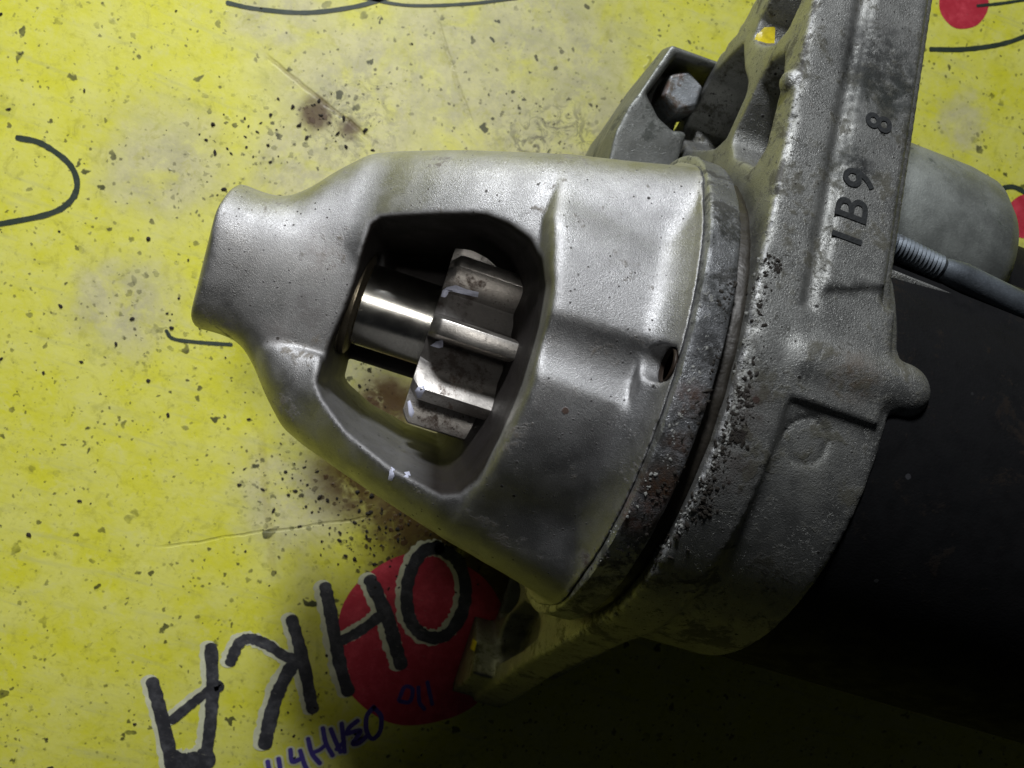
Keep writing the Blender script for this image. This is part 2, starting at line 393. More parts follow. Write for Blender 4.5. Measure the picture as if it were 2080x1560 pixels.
def smooth_path(P, n=8):
    P = [np.array(p, float) for p in P]
    if len(P) < 3: return [P[0]+(P[-1]-P[0])*t/6 for t in range(7)]
    Q = [2*P[0]-P[1]]+P+[2*P[-1]-P[-2]]; out = []
    for i in range(1, len(Q)-2):
        for k in range(n):
            t = k/n; a, b_, c_, d = Q[i-1], Q[i], Q[i+1], Q[i+2]
            out.append(0.5*((2*b_)+(-a+c_)*t+(2*a-5*b_+4*c_-d)*t*t+(-a+3*b_-3*c_+d)*t**3))
    out.append(P[-1]); return out
def ribbon(strokes, z, jit=0.06):
    """flat pen strokes: every stroke is (pixel points, width in pixels)"""
    vs = []; fs = []
    for si, (P, wd) in enumerate(strokes):
        Q = [onz(p[0], p[1], TZ)[:2] for p in smooth_path(P)]
        dz = z+si*0.0004; hw = wd*0.0128/2; n = len(Q); st = len(vs)
        for i, q in enumerate(Q):
            t = Q[min(i+1, n-1)]-Q[max(i-1, 0)]; t /= np.linalg.norm(t)+1e-9; nn = np.array([-t[1], t[0]])
            e = hw*(1+jit*random.uniform(-1, 1))
            vs += [(q[0]+nn[0]*e, q[1]+nn[1]*e, TZ+dz), (q[0]-nn[0]*e, q[1]-nn[1]*e, TZ+dz)]
        fs += [(st+2*i, st+2*i+1, st+2*i+3, st+2*i+2) for i in range(n-1)]
        for (i, sgn) in ((0, -1), (n-1, 1)):
            t = (Q[1]-Q[0]) if i == 0 else (Q[-1]-Q[-2]); t /= np.linalg.norm(t)+1e-9; nn = np.array([-t[1], t[0]])
            c0 = len(vs); K = 8; ring = []
            for k in range(1, K):
                a = math.pi*k/K; q = Q[i]+nn*hw*math.cos(a)+t*sgn*hw*math.sin(a)*0.8
                vs.append((q[0], q[1], TZ+dz)); ring.append(c0+k-1)
            f = [st+2*i]+ring+[st+2*i+1]; fs.append(tuple(f if sgn < 0 else f[::-1]))
    me = mesh_from(vs, fs, False, BB)
    # make all faces look up
    import bmesh
    bm = bmesh.new(); bm.from_mesh(me)
    for f in bm.faces:
        f.normal_update()
        if f.normal.z < 0: f.normal_flip()
    bm.to_mesh(me); bm.free(); return me
def disc(cx, cy, rpx, z, n=72, wob=0.015, squash=1.0):
    c0 = onz(cx, cy, TZ)[:2]; rr = rpx*0.0106; vs = []
    for k in range(n):
        a = 2*math.pi*k/n; r0 = rr*(1+wob*math.sin(3*a+1)+wob*0.6*math.sin(7*a))
        vs.append((c0[0]+r0*math.cos(a), c0[1]+r0*math.sin(a)*squash, TZ+z))
    return mesh_from(vs, [tuple(range(n))], False, BB)
link('red_disc', disc(858, 1300, 178, 0.004), ban, RED)
link('red_disc', disc(1957, 4, 58, 0.004), ban, RED)
link('red_disc', disc(2085, 440, 48, 0.004), ban, RED)
LET = {
 'A': [([(310, 1385), (330, 1460), (352, 1560), (360, 1600)], 24), ([(429, 1315), (432, 1380), (430, 1440), (424, 1500), (412, 1570)], 23),
       ([(350, 1462), (395, 1425), (440, 1392), (446, 1398)], 17), ([(352, 1545), (385, 1550), (420, 1540)], 40)],
 'K': [([(593, 1258), (608, 1310), (622, 1370), (632, 1425), (636, 1440)], 23), ([(468, 1345), (485, 1308), (508, 1297), (545, 1310), (580, 1333), (608, 1338)], 20),
       ([(604, 1336), (580, 1375), (560, 1420), (548, 1465), (538, 1512)], 25)],
 'I': [([(661, 1192), (672, 1245), (683, 1310), (695, 1365), (708, 1405)], 24), ([(690, 1303), (725, 1285), (758, 1262), (785, 1238)], 20),
       ([(752, 1178), (770, 1215), (790, 1262), (803, 1310), (815, 1350)], 26)],
 'O': [([(893, 1113), (860, 1120), (835, 1160), (826, 1210), (835, 1262), (865, 1292), (905, 1290), (936, 1250), (946, 1195), (930, 1140), (893, 1113)], 24)]}
allk = [s for k in LET for s in LET[k]]
link('letter_outline', ribbon([([(x-7, y-1) for x, y in P], wd+4) for P, wd in allk], 0.008, 0.16), ban, WHT)
for k in LET: link('letter', ribbon([(P, wd*0.9) for P, wd in LET[k]], 0.014, 0.12), ban, INK)
PS = [([(727, 1463), (710, 1477), (704, 1490)], 8), ([(704, 1490), (731, 1483), (727, 1494), (717, 1510), (730, 1508), (744, 1496)], 8),
      ([(694, 1469), (697, 1495), (700, 1527)], 8), ([(700, 1505), (683, 1522)], 7), ([(672, 1480), (682, 1505), (692, 1527)], 8),
      ([(656, 1478), (662, 1508), (676, 1534)], 8), ([(664, 1510), (650, 1522), (636, 1528)], 7), ([(626, 1500), (634, 1530), (650, 1550)], 8),
      ([(590, 1522), (594, 1546), (612, 1540)], 8), ([(610, 1524), (620, 1555), (634, 1578)], 8), ([(566, 1540), (572, 1575)], 8), ([(544, 1546), (550, 1580)], 8)]
link('small_lettering', ribbon([(P, w+7) for P, w in PS], 0.0065), ban, WHT)
link('small_lettering', ribbon(PS, 0.012), ban, PUR)
PS2 = [([(760, 1435), (745, 1455), (745, 1485), (757, 1500), (772, 1485), (774, 1455), (760, 1437)], 8), ([(810, 1422), (822, 1395), (838, 1400), (832, 1425), (812, 1424)], 7),
       ([(850, 1395), (852, 1425), (862, 1440)], 7), ([(868, 1385), (878, 1430)], 7)]
link('small_lettering', ribbon(PS2, 0.0125), ban, PUR)
PEN_S = [([(36, 280), (85, 292), (140, 332), (157, 375), (140, 412), (95, 436), (0, 455), (-40, 462)], 9), ([(462, 6), (520, 18), (620, 26), (720, 14), (790, -6)], 7),
         ([(738, -4), (830, 11), (950, 8), (1050, -4)], 5), ([(1890, 100), (1960, 100), (2040, 88), (2110, 62)], 8),
         ([(338, 672), (352, 688), (400, 695), (470, 700)], 6), ([(2028, 384), (2060, 380), (2100, 402)], 9), ([(1985, 12), (2040, 6), (2100, -4)], 5)]
for P in PEN_S: link('pen_line', ribbon([P], 0.010, 0.12), ban, PEN)

# ================================================================== the starter motor
st = bpy.data.objects.new('starter_motor', None); COL.objects.link(st); st.location = BASE
tag(st, 'greasy cast aluminium car starter motor lying on the yellow banner, pinion showing in its window', 'starter motor')

cast_spots = [(oncyl(575, 657, 1.08), 0.045, (0.02, 0.018, 0.016), 0.9), (oncyl(490, 628, 1.07), 0.03, (0.06, 0.035, 0.02), 0.8),
              (oncyl(1148, 835, 3.05), 0.045, (0.10, 0.05, 0.03), 0.9), (oncyl(975, 345, 2.6), 0.03, (0.03, 0.025, 0.02), 0.8)]
cast_patch = [(oncyl(620, 640, 1.1), 0.35, (0.10, 0.085, 0.075), 0.65), (oncyl(560, 675, 1.08), 0.25, (0.11, 0.09, 0.08), 0.5),
              (oncyl(650, 520, 1.2), 0.3, (0.16, 0.12, 0.09), 0.4), (oncyl(1190, 1140, 3.4), 0.14, (0.06, 0.03, 0.02), 0.9),
              (oncyl(455, 655, 1.08), 0.18, (0.07, 0.06, 0.05), 0.6)]
CAST = metal('cast_aluminium', (0.41, 0.405, 0.40), 0.48, 0.94, grain=0.8, gscale=54, grease_shade=True, dirt=0.2, dirtcol=(0.17, 0.15, 0.12), speck=0.55, spots=cast_spots, patches=cast_patch)
fl_spots = [(oncyl(1578, 543, 3.6), 0.09, (0.008, 0.006, 0.005), 0.98), (oncyl(1430, 1035, 3.6), 0.10, (0.008, 0.006, 0.005), 0.98),
            (oncyl(1497, 885, 3.6), 0.10, (0.012, 0.008, 0.006), 0.95), (oncyl(1800, 720, 3.7), 0.035, (0.008, 0.006, 0.005), 0.95),
            (oncyl(1535, 812, 3.6), 0.05, (0.05, 0.02, 0.012), 0.9)]
fl_patch = [(onz(1790, 170, 6.4), 0.85, (0.014, 0.018, 0.015), 0.93), (onz(1770, 100, 6.3), 0.6, (0.03, 0.03, 0.028), 0.8), (onz(1735, 315, 6.9), 0.42, (0.02, 0.024, 0.02), 0.9),
            (onz(1760, 340, 6.9), 0.22, (0.02, 0.02, 0.02), 0.9), (oncyl(1520, 830, 3.6), 0.35, (0.05, 0.035, 0.028), 0.75), (oncyl(1470, 960, 3.6), 0.4, (0.05, 0.035, 0.028), 0.8),
            (oncyl(1660, 960, 3.6), 0.5, (0.07, 0.07, 0.05), 0.55), (oncyl(1740, 760, 3.7), 0.4, (0.09, 0.055, 0.03), 0.6), (oncyl(1560, 720, 3.6), 0.3, (0.03, 0.03, 0.025), 0.6)]
FLG = metal('dirty_cast_aluminium', (0.32, 0.32, 0.30), 0.52, 0.88, grain=1.0, gscale=40, dirt=0.52, dirtcol=(0.085, 0.08, 0.055), speck=0.75, rust=0.25, spots=fl_spots, patches=fl_patch)
pr_patch = [(oncyl(1400, 810, 3.55), 0.22, (0.085, 0.035, 0.016), 0.9), (oncyl(1345, 985, 3.55), 0.3, (0.12, 0.055, 0.022), 0.9), (oncyl(1375, 905, 3.55), 0.2, (0.09, 0.04, 0.02), 0.8),
            (oncyl(1300, 1040, 3.55), 0.3, (0.14, 0.05, 0.02), 0.85), (oncyl(1440, 700, 3.55), 0.35, (0.012, 0.012, 0.012), 0.9), (oncyl(1470, 600, 3.55), 0.5, (0.014, 0.016, 0.013), 0.93), (oncyl(1480, 480, 3.55), 0.5, (0.02, 0.022, 0.018), 0.9), (oncyl(1180, 1200, 3.55), 0.5, (0.02, 0.02, 0.014), 0.9)]
PIL = metal('oily_machined_ring', (0.36, 0.365, 0.37), 0.42, 0.85, grain=1.0, gscale=40, dirt=0.7, dirtcol=(0.03, 0.028, 0.022), speck=0.7, rust=0.22, patches=pr_patch)
STEEL = metal('polished_shaft_steel', (0.60, 0.58, 0.52), 0.22, 1.0, grain=0.12, gscale=30, dirt=0.08, dirtcol=(0.14, 0.08, 0.03), stretch=(14, 1, 1))
GEAR = metal('gear_steel', (0.50, 0.47, 0.43), 0.42, 1.0, grease_shade=True, grain=0.3, gscale=24, dirt=0.42, dirtcol=(0.10, 0.06, 0.04), dscale=1.2)
DARK = metal('oily_dark_steel', (0.09, 0.075, 0.06), 0.45, 0.8, grain=0.3, dirt=0.3)
COLLAR = metal('collar_steel', (0.20, 0.17, 0.12), 0.38, 0.9, grain=0.4, dirt=0.3)
BLACK = metal('black_painted_barrel', (0.0045, 0.0045, 0.005), 0.75, 0.0, grain=0.4, gscale=14, dirt=0.25, dirtcol=(0.014, 0.010, 0.007), spots=[(oncyl(1845, 968, 3.47), 0.035, (0.06, 0.06, 0.065), 0.6), (oncyl(1975, 800, 3.47), 0.02, (0.03, 0.03, 0.03), 0.5), (oncyl(1780, 1180, 3.47), 0.03, (0.05, 0.05, 0.05), 0.6)])
BLACK.node_tree.nodes['Principled BSDF'].inputs['Specular IOR Level'].default_value = 0.22
SOL = metal('grey_plated_steel', (0.30, 0.315, 0.29), 0.58, 0.75, grain=0.4, dirt=0.3, dirtcol=(0.06, 0.07, 0.055))
BOLT = metal('zinc_bolt', (0.17, 0.19, 0.21), 0.62, 0.9, grain=0.35, dirt=0.25, dirtcol=(0.03, 0.03, 0.035))
GASK = metal('greasy_gasket', (0.03, 0.025, 0.018), 0.5, 0.2, grain=0.8, gscale=9)
NUT = metal('zinc_nut', (0.40, 0.42, 0.44), 0.45, 0.85, grain=0.5, dirt=0.55, dirtcol=(0.10, 0.07, 0.035), rust=0.9)
WPAINT = plain('white_paint', (0.62, 0.64, 0.78), 0.45, bump=0.3)
YPAINT = plain('yellow_paint', (0.75, 0.60, 0.02), 0.35, bump=0.3)
STAMP = plain('stamp_grime', (0.022, 0.024, 0.024), 0.7, bump=0.5)

# ---- nose housing: boss, two arms, window, bell, cove
h = 0.04
xs, X, Y, Z = axis_grid((-0.3, -3.9, -0.1), (6.1, 3.9, 8.1), h)
x1 = xs[0]
Wp = np.interp(x1, [-0.3, 0, 0.12, 0.35, 0.55, 0.75, 0.9, 1.05, 1.3, 1.65, 2.0, 2.65, 4.07, 5.1, 6.2], [1.05, 1.06, 1.045, 1.01, 1.05, 1.17, 1.30, 1.46, 1.76, 2.10, 2.24, 2.40, 2.74, 2.98, 3.25])
Hp = np.interp(x1, [-0.3, 0, 0.7, 1.0, 1.4, 1.8, 2.0, 2.3, 2.7, 3.2, 4.0, 5.0, 6.2], [1.00, 1.02, 1.00, 1.00, 1.00, 1.06, 1.16, 1.42, 1.70, 1.96, 2.32, 2.42, 2.50])
ker = np.ones(5)/5
Wp = np.convolve(np.pad(Wp, 2, 'edge'), ker, 'valid').astype(np.float32)[:, None, None]
Hp = np.convolve(np.pad(Hp, 2, 'edge'), ker, 'valid').astype(np.float32)[:, None, None]
Np = np.interp(x1, [0, 1, 1.8, 3, 5.5], [2, 2.2, 3.2, 4.2, 4.8]).astype(np.float32)[:, None, None]
ay = np.abs(Y)+1e-4; az = np.abs(Z-ZA)+1e-4
rho = np.sqrt(Y*Y+(Z-ZA)**2)
q = ((ay/Wp)**Np+(az/Hp)**Np)**(1/Np)
arms = (q-1)*rho/np.maximum(q, 0.05)*0.9
arms = smax(arms, 0.05-X+0*arms, 0.06)
boss = np.maximum(rho-1.06, X-2.35+0*rho); boss = smax(boss, 0.05-X+0*rho, 0.06)
body = smin(arms, boss, 0.16)
flat = -((Y*-0.24+(Z-ZA)*0.97)-0.95)                      # the milled flat along the boss
body = smax(body, -np.maximum(np.maximum(flat, (np.abs(Y+0.27)-0.62)*0.4), X-2.1), 0.28)
# bell and cove (revolved profile)
Xs = X+np.minimum(0.07*(Y+0.45)**2, 0.30)*np.clip((5.3-X)/0.7, 0, 1)
rp = np.interp(Xs, [4.30, 4.36, 4.42, 4.47, 4.52, 4.62, 5.50, 5.60, 5.70, 5.80, 5.90, 5.97, 6.2], [2.0, 2.25, 2.72, 2.95, 3.02, 3.05, 3.08, 3.09, 3.14, 3.23, 3.37, 3.56, 3.56]).astype(np.float32)
bell = (rho-rp)*0.6
bell = np.maximum(bell, 4.0-X+0*rho)
bell = smax(bell, ay-Wp+0.10-np.maximum(X-4.7, 0)*0.5, 0.15)
body = smin(body, bell, 0.14)
body = np.maximum(body, X-5.97)
# channel on top of the bell, running to the drain hole
ch = np.sqrt((Y-0.14)**2+(Z-(ZA+3.05+0.45))**2)-0.58
body = smax(body, -np.maximum(np.maximum(ch, 4.2-X), X-5.66), 0.06)
# window, tapering downwards
WIN = [(1.99, 1.02), (2.12, 1.16), (2.68, 1.26), (3.45, 1.41), (3.74, 1.37), (4.02, 1.26), (4.22, 1.06), (4.35, 0.78), (4.42, 0.3), (4.44, -0.43), (4.38, -1.13), (4.27, -1.70), (4.15, -1.92), (3.98, -2.0), (3.32, -1.94), (2.60, -1.73), (2.12, -1.45), (1.96, -1.28), (1.92, -0.81), (1.97, -0.17), (1.98, 0.52)]
w2 = poly2d(X[:, :, 0], Y[:, :, 0], WIN)[:, :, None]
win = w2+np.clip((5.6-Z)*(0.15-0.075*np.clip((0.2-Y)/0.8, 0, 1)), -0.05, 0.6)
win = np.maximum(win, np.minimum(2.9-Z, Y+0.88))      # a web closes the underside on the ear side of the shaft
body = smax(body, -win, 0.07)
# inside of the bell
cav = np.maximum(rho-2.55, 4.55-X)
body = smax(body, -cav, 0.05)
cav2 = np.maximum(rho-0.80, np.maximum(0.9-X, X-3.0)+0*rho)
body = np.maximum(body, -cav2)
# drain hole with its spot face in the cove
hy, hz = 0.30, 7.22
hd = np.sqrt((Y-hy)**2+(Z-hz)**2)
body = smax(body, -np.maximum(hd-0.22, 5.62-X), 0.02)
vv, qq = surface_nets(body, xs, h, 2)
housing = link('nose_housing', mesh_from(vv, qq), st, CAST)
HOLE_SHADE = metal('painted_hole_shade', (0.035, 0.022, 0.014), 0.5, 0.25, grain=0.5, gscale=12)
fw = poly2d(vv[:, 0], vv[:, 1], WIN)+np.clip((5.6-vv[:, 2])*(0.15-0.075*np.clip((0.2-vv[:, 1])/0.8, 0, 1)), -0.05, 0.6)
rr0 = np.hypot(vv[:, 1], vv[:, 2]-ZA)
gz = np.clip((0.075-fw)/0.06, 0, 1)*np.clip((ZA+2.55-vv[:, 2])/0.15, 0, 1)  # window walls darkened: unlit shade painted in along with a greasy film
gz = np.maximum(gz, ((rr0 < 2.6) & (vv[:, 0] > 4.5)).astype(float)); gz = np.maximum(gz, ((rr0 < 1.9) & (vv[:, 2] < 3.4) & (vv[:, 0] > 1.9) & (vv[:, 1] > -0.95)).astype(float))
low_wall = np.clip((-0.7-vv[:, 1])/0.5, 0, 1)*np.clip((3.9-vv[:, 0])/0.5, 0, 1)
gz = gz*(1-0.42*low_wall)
at = housing.data.attributes.new('grease_shade', 'FLOAT', 'POINT'); at.data.foreach_set('value', gz.astype(np.float32))
del arms, boss, body, bell, ch, win, cav, cav2, hd, q, rho, ay, az
drain = link('drain_hole_shade', lathe([(5.955, 0.20), (5.90, 0.205), (5.955, 0.21)], hy, hz, 32), housing, HOLE_SHADE)  # black disc painting the shade inside the hole

# ---- pilot ring and the greasy groove behind it
def wobble_lathe(prof, n=240, amp=0.012, seed=1):
    me = lathe(prof, n=n); rg = np.random.default_rng(seed); co = np.empty(len(me.vertices)*3); me.vertices.foreach_get('co', co); co = co.reshape(-1, 3)
    k = len(prof)
    for i in range(k):
        nz = rg.normal(0, 1, n); nz = np.convolve(np.tile(nz, 3), [0.25, 0.5, 0.25], 'same')[n:2*n]
        cx = co[i*n:(i+1)*n]; c0 = np.array([0, -BASE[1], ZA-BASE[2]]); dv = cx[:, 1:]-c0[1:]; L = np.linalg.norm(dv, axis=1)[:, None]
        cx[:, 1:] += dv/L*(nz*amp)[:, None]; cx[:, 0] += nz*amp*0.5
    me.vertices.foreach_set('co', co.ravel()); me.update(); return me
pr = link('pilot_ring', wobble_lathe([(5.962, 3.2), (5.965, 3.50), (5.972, 3.56), (5.99, 3.585), (6.03, 3.59), (6.10, 3.58), (6.30, 3.585), (6.36, 3.58), (6.385, 3.56), (6.40, 3.5), (6.40, 3.2)], 300, 0.006), st, PIL)
smooth_by_angle(pr.data, 50)
link('gasket', wobble_lathe([(6.38, 3.1), (6.39, 3.36), (6.42, 3.40), (6.55, 3.42), (6.60, 3.44), (6.62, 3.1)], 300, 0.012, 4), st, GASK)

# ---- mounting flange with two pocketed ears
h = 0.045
xs, X, Y, Z = axis_grid((5.85, -8.0, -1.15), (9.15, 9.2, 8.0), h)
y2 = Y[0]; z2 = Z[0]
arc = [(3.6*math.sin(R(a)), ZA+3.6*math.cos(R(a))) for a in range(16, -60, -4)]
OUT = [(8.7, 5.25), (8.9, 5.0), (8.6, 4.65), (7.6, 4.2), (6.85, 3.70), (6.42, 3.05), (6.2, 2.4), (5.85, 1.75), (5.5, 1.1), (5.0, 0.0), (4.4, -0.95), (-7.0, -0.98), (-7.25, -0.75)]
OUT = OUT[::-1]
full = [(8.3, 5.38)] + OUT[::-1] + [(-5.12, 2.42)] + [p for p in arc[::-1]]
o2 = poly2d(y2, z2, full)[None]
rho = np.sqrt(Y*Y+(Z-ZA)**2)
nzz = rng.normal(0, 1, o2.shape[1:]).astype(np.float32)
for _ in range(1):
    nzz = (nzz+np.roll(nzz, 1, 0)+np.roll(nzz, -1, 0)+np.roll(nzz, 1, 1)+np.roll(nzz, -1, 1))/5
cham = (o2+6.6-X)*0.7071+0.03+nzz[None]*0.055
plate = np.maximum(np.maximum(o2, cham), np.maximum(6.6-X, X-7.25))
up = np.maximum(np.maximum(np.maximum(o2, cham), np.maximum(6.6-X, X-8.38)), -Y+0.4)
cyl = np.maximum(rho-3.52, np.maximum(6.9-X, X-8.55+0*rho))
cyl = np.maximum(cyl, np.maximum(0, Y-1.9)-0.0+(X-8.38)*(Y > 1.9)) if False else cyl
low2 = [(-0.5, 4.8), (-2.9, 4.6), (-4.6, 1.9), (-6.4, -0.9), (0.5, -0.9)]
low = np.maximum(poly2d(y2, z2, low2)[None], np.maximum(6.7-X, X-8.25))
fl = smin(plate, up, 0.03)
fl = smin(fl, cyl, 0.16)
fl = smin(fl, low, 0.25)
# step on the far side and knob at the end of the rib
rib = seg_dist(X, Y, Z, (7.35, 0.80, 7.22), (8.72, 0.88, 7.20))-0.36
fl = smin(fl, rib, 0.10)
skirt = np.maximum(rho-3.40, np.maximum(8.0-X, X-8.66+0*rho)); fl = smin(fl, skirt, 0.05)
# outer strip beside the stamped panel, groove between strip and panel
tl = (Z-(7.46-0.287*(Y-1.0)))/math.sqrt(1+0.287**2)      # height over the sloping top face
panel = np.maximum(np.maximum(tl-0.055, -tl-0.4), np.maximum(7.36-X, X-8.16))
pe = (1.70-Y)*0.9+(X-7.36)*0.35
panel = np.maximum(panel, pe)
fl = smin(fl, panel, 0.05)
gr = np.maximum(np.sqrt((X-7.27)**2+(np.where(Y > 1.03, tl, rho-3.6)-0.05)**2)-0.10, 1.45-Y)
fl = smax(fl, -gr, 0.04)
ledge = np.maximum(np.maximum(-tl-0.16, 8.20-X), 1.8-Y); fl = smax(fl, -ledge, 0.05)
# ejector mark
em = oncyl(1640, 898, 3.55); ed = np.sqrt((X-em[0])**2+(Y-em[1])**2)
emk = np.maximum(np.abs(ed-0.27)-0.022, 3.48-rho); fl = smax(fl, -emk, 0.02)
emk = np.maximum(ed-0.25, 3.50-rho); fl = smax(fl, -emk, 0.02)
# pockets
PK = [[(5.94, 3.6), (5.92, 2.96), (5.8, 2.35), (5.41, 1.70), (5.15, 1.55), (4.87, 1.66), (4.50, 2.26), (4.2, 3.3), (4.06, 3.94), (4.12, 4.35), (4.72, 4.62), (4.97, 4.5), (5.3, 4.12), (5.62, 3.85)],
      [(4.95, 5.70), (4.46, 5.98), (4.18, 6.03), (3.48, 6.17), (3.25, 5.95), (3.62, 5.0), (3.95, 4.68), (4.15, 4.68), (4.56, 4.90), (4.80, 5.0), (5.02, 5.25)],
      [(5.27, 5.2), (5.36, 5.55), (5.7, 5.7), (6.3, 5.6), (7.4, 5.25), (7.4, 4.75), (6.7, 4.5), (6.3, 4.25), (6.15, 4.10), (5.87, 4.04), (5.66, 4.28), (5.45, 4.7)],
      [(-4.2, -0.85), (-4.32, -0.1), (-4.36, 0.5), (-4.52, 0.62), (-4.9, 0.15), (-5.35, -0.6), (-5.3, -0.85)],
      [(-4.38, 1.0), (-4.16, 2.2), (-4.2, 2.72), (-4.45, 2.85), (-4.95, 2.15), (-5.85, 0.6), (-5.75, 0.05), (-5.4, -0.05), (-4.97, 0.15)]]
for i, P in enumerate(PK):
    pk = poly2d(y2, z2, P)[None]+(X-6.6)*0.06+0.01
    pk = np.maximum(pk, X-((8.15 if i < 2 else 7.7) if i < 3 else 7.1)); fl = smax(fl, -pk, 0.05)
# lower ear comes forward at its tip
lip = np.maximum(poly2d(y2, z2, [(-5.5, -0.97), (-5.65, 0.1), (-6.1, 0.75), (-6.55, 0.2), (-7.15, -0.75), (-7.05, -0.97)])[None], np.maximum(6.12-X, X-6.7))
fl = smin(fl, lip, 0.08)
# casting lump on the front edge and the notch at the edge
lump = np.sqrt((X-6.62)**2+(Y-4.3)**2+(Z-6.32)**2)-0.17; fl = smin(fl, lump, 0.05)
# opening for the armature
fl = np.maximum(fl, -np.maximum(rho-3.0, 0*X+6.0-X))
vv, qq = surface_nets(fl, xs, h, 2)
vv, qq = vv, qq
flange = link('mounting_flange', mesh_from(vv, qq), st, FLG)
BARE = metal('bare_scuffed_edge', (0.45, 0.45, 0.44), 0.58, 0.8, grain=1.0, gscale=40, dirt=0.6, dirtcol=(0.05, 0.045, 0.035), speck=0.5)
flange.data.materials.append(BARE)
fc = vv[qq].mean(1); fo = poly2d(fc[:, 1], fc[:, 2], full)
mi = ((fo > -0.06) & (fc[:, 0] < 6.655) & (fc[:, 2] > 1.5) & (fc[:, 1] > -4.5)).astype(np.int32)
flange.data.polygons.foreach_set('material_index', mi); flange.data.update()
del plate, up, cham, cyl, low, fl, rib, skirt, tl, panel, gr, ledge, ed, emk, lip, lump, rho, o2

# stamped characters on the panel, read towards the ear
slope = math.atan(0.287)
def stamp(ch, px, py, size, squash=1.0):
    cu = bpy.data.curves.new('char', 'FONT'); cu.body = ch; cu.size = size; cu.extrude = 0.004; cu.offset = 0.008; cu.align_x = 'CENTER'; cu.align_y = 'CENTER'
    t = bpy.data.objects.new('tmp', cu); COL.objects.link(t); bpy.context.view_layer.update()
    me = bpy.data.meshes.new_from_object(t.evaluated_get(bpy.context.evaluated_depsgraph_get())); bpy.data.objects.remove(t, do_unlink=True)
    o = link('stamped_character', me, flange, STAMP)
    # find the point on the sloping panel
    v = ray(px, py); n = np.array([0, math.sin(slope), math.cos(slope)]); p0 = np.array([0, 1.0, 7.46])+n*0.062
    p = CAM+v*((p0-CAM)@n)/(v@n)
    # reading direction +y (up the panel), tops of the letters towards -x
    ex = Vector((0, math.cos(slope), -math.sin(slope))); ey = Vector((-1, 0, 0)); ez = Vector(tuple(n))
    M = Matrix(((ex[0], ey[0], ez[0], p[0]-BASE[0]), (ex[1], ey[1], ez[1], p[1]-BASE[1]), (ex[2], ey[2], ez[2], p[2]-BASE[2]), (0, 0, 0, 1)))
    o.matrix_local = M @ Matrix.Diagonal((squash, 1, 1, 1))
stamp('1', 1724, 484, 0.56); stamp('B', 1734, 427, 0.60); stamp('9', 1748, 366, 0.58); stamp('8', 1788, 250, 0.50)

from mathutils.bvhtree import BVHTree
def caster(obj):
    me = obj.data; me.calc_loop_triangles()
    bt = BVHTree.FromPolygons([v.co[:] for v in me.vertices], [p.vertices[:] for p in me.polygons])
    def f(px, py):
        v = ray(px, py); o = CAM-np.array(BASE)
        hit = bt.ray_cast(Vector(o), Vector(v))
        return None if hit[0] is None else np.array(hit[0])+np.array(BASE)
    return f
def blob(name, parent, m, px, py, solve, poly, thick=0.02):
    """a dried dab of paint: a low mound with an uneven outline; poly in pixels round (px, py)"""
    c = solve(px, py); cz = c
    pts = []
    for a, b_ in poly:
        for k in (1.0, 0.85, 0.7, 0.5, 0.3):
            p = solve(px+a*k, py+b_*k)
            if p is not None and abs(p[2]-c[2]) < 0.35: break
        pts.append(p)
    n = CAM-c; n = n/np.linalg.norm(n)
    k = len(pts); mid = []
    for i, (a, b_) in enumerate(poly):
        p = solve(px+a*0.7, py+b_*0.7); p = pts[i] if p is None or abs(p[2]-c[2]) > 0.35 else p
        mid.append(p+n*thick*0.9)
    vs = [p-n*0.01 for p in pts]+mid+[c+n*thick]
    fs = [(i, (i+1) % k, k+(i+1) % k, k+i) for i in range(k)]+[(k+i, k+(i+1) % k, 2*k) for i in range(k)]
    o = link(name, mesh_from(vs, fs, True), parent, m); return o
oy = onx(1556, 66, 6.9)
fls = caster(flange)
blob('paint_mark', flange, YPAINT, 1553, 72, fls, [(-22, 12), (-14, -6), (-6, -14), (0, -20), (22, -20), (24, 20), (4, 18), (-12, 14)], 0.012)
blob('paint_mark', flange, YPAINT, 962, 1310, lambda a, b_: onx(a, b_, 6.08), [(-15, 14), (-14, -6), (-2, -14), (14, -12), (14, 12), (2, 16)], 0.02)

# ---- pinion, sleeve, collar, clutch
def gear(x0, x1_, ro, rr_, n, ph):
    prof = []
    for k in range(n):
        a0 = ph+2*math.pi*k/n; p = 2*math.pi/n
        for (fa, fr) in ((-0.5, 0.03), (-0.32, 0.0), (-0.26, 0.03), (-0.225, 0.14), (-0.185, 0.50), (-0.135, 0.86), (-0.105, 0.985), (-0.09, 1.0), (0, 1.008), (0.09, 1.0), (0.105, 0.985), (0.135, 0.86), (0.185, 0.50), (0.225, 0.14), (0.26, 0.03), (0.32, 0.0)):
            prof.append((a0+fa*p, rr_+(ro-rr_)*fr))
    lay = [(x0, -0.16), (x0+0.02, -0.13), (x0+0.10, -0.02), (x0+0.14, 0), (x1_-0.12, 0), (x1_-0.05, -0.03), (x1_, -0.12)]
    vs = []; fs = []; m = len(prof)
    for (x, dr) in lay:
        for (a, r) in prof: vs.append((x, max(r+dr*(0.4+0.6*(r-rr_)/(ro-rr_)), 0.3)*math.sin(a), ZA+max(r+dr*(0.4+0.6*(r-rr_)/(ro-rr_)), 0.3)*math.cos(a)))
    for i in range(len(lay)-1):
        for k in range(m):
            k2 = (k+1) % m; fs.append((i*m+k, (i+1)*m+k, (i+1)*m+k2, i*m+k2))
    fs.append(tuple(range(m))); L = (len(lay)-1)*m; fs.append(tuple(range(L+m-1, L-1, -1)))
    me = mesh_from(vs, fs, True); smooth_by_angle(me, 28); return me
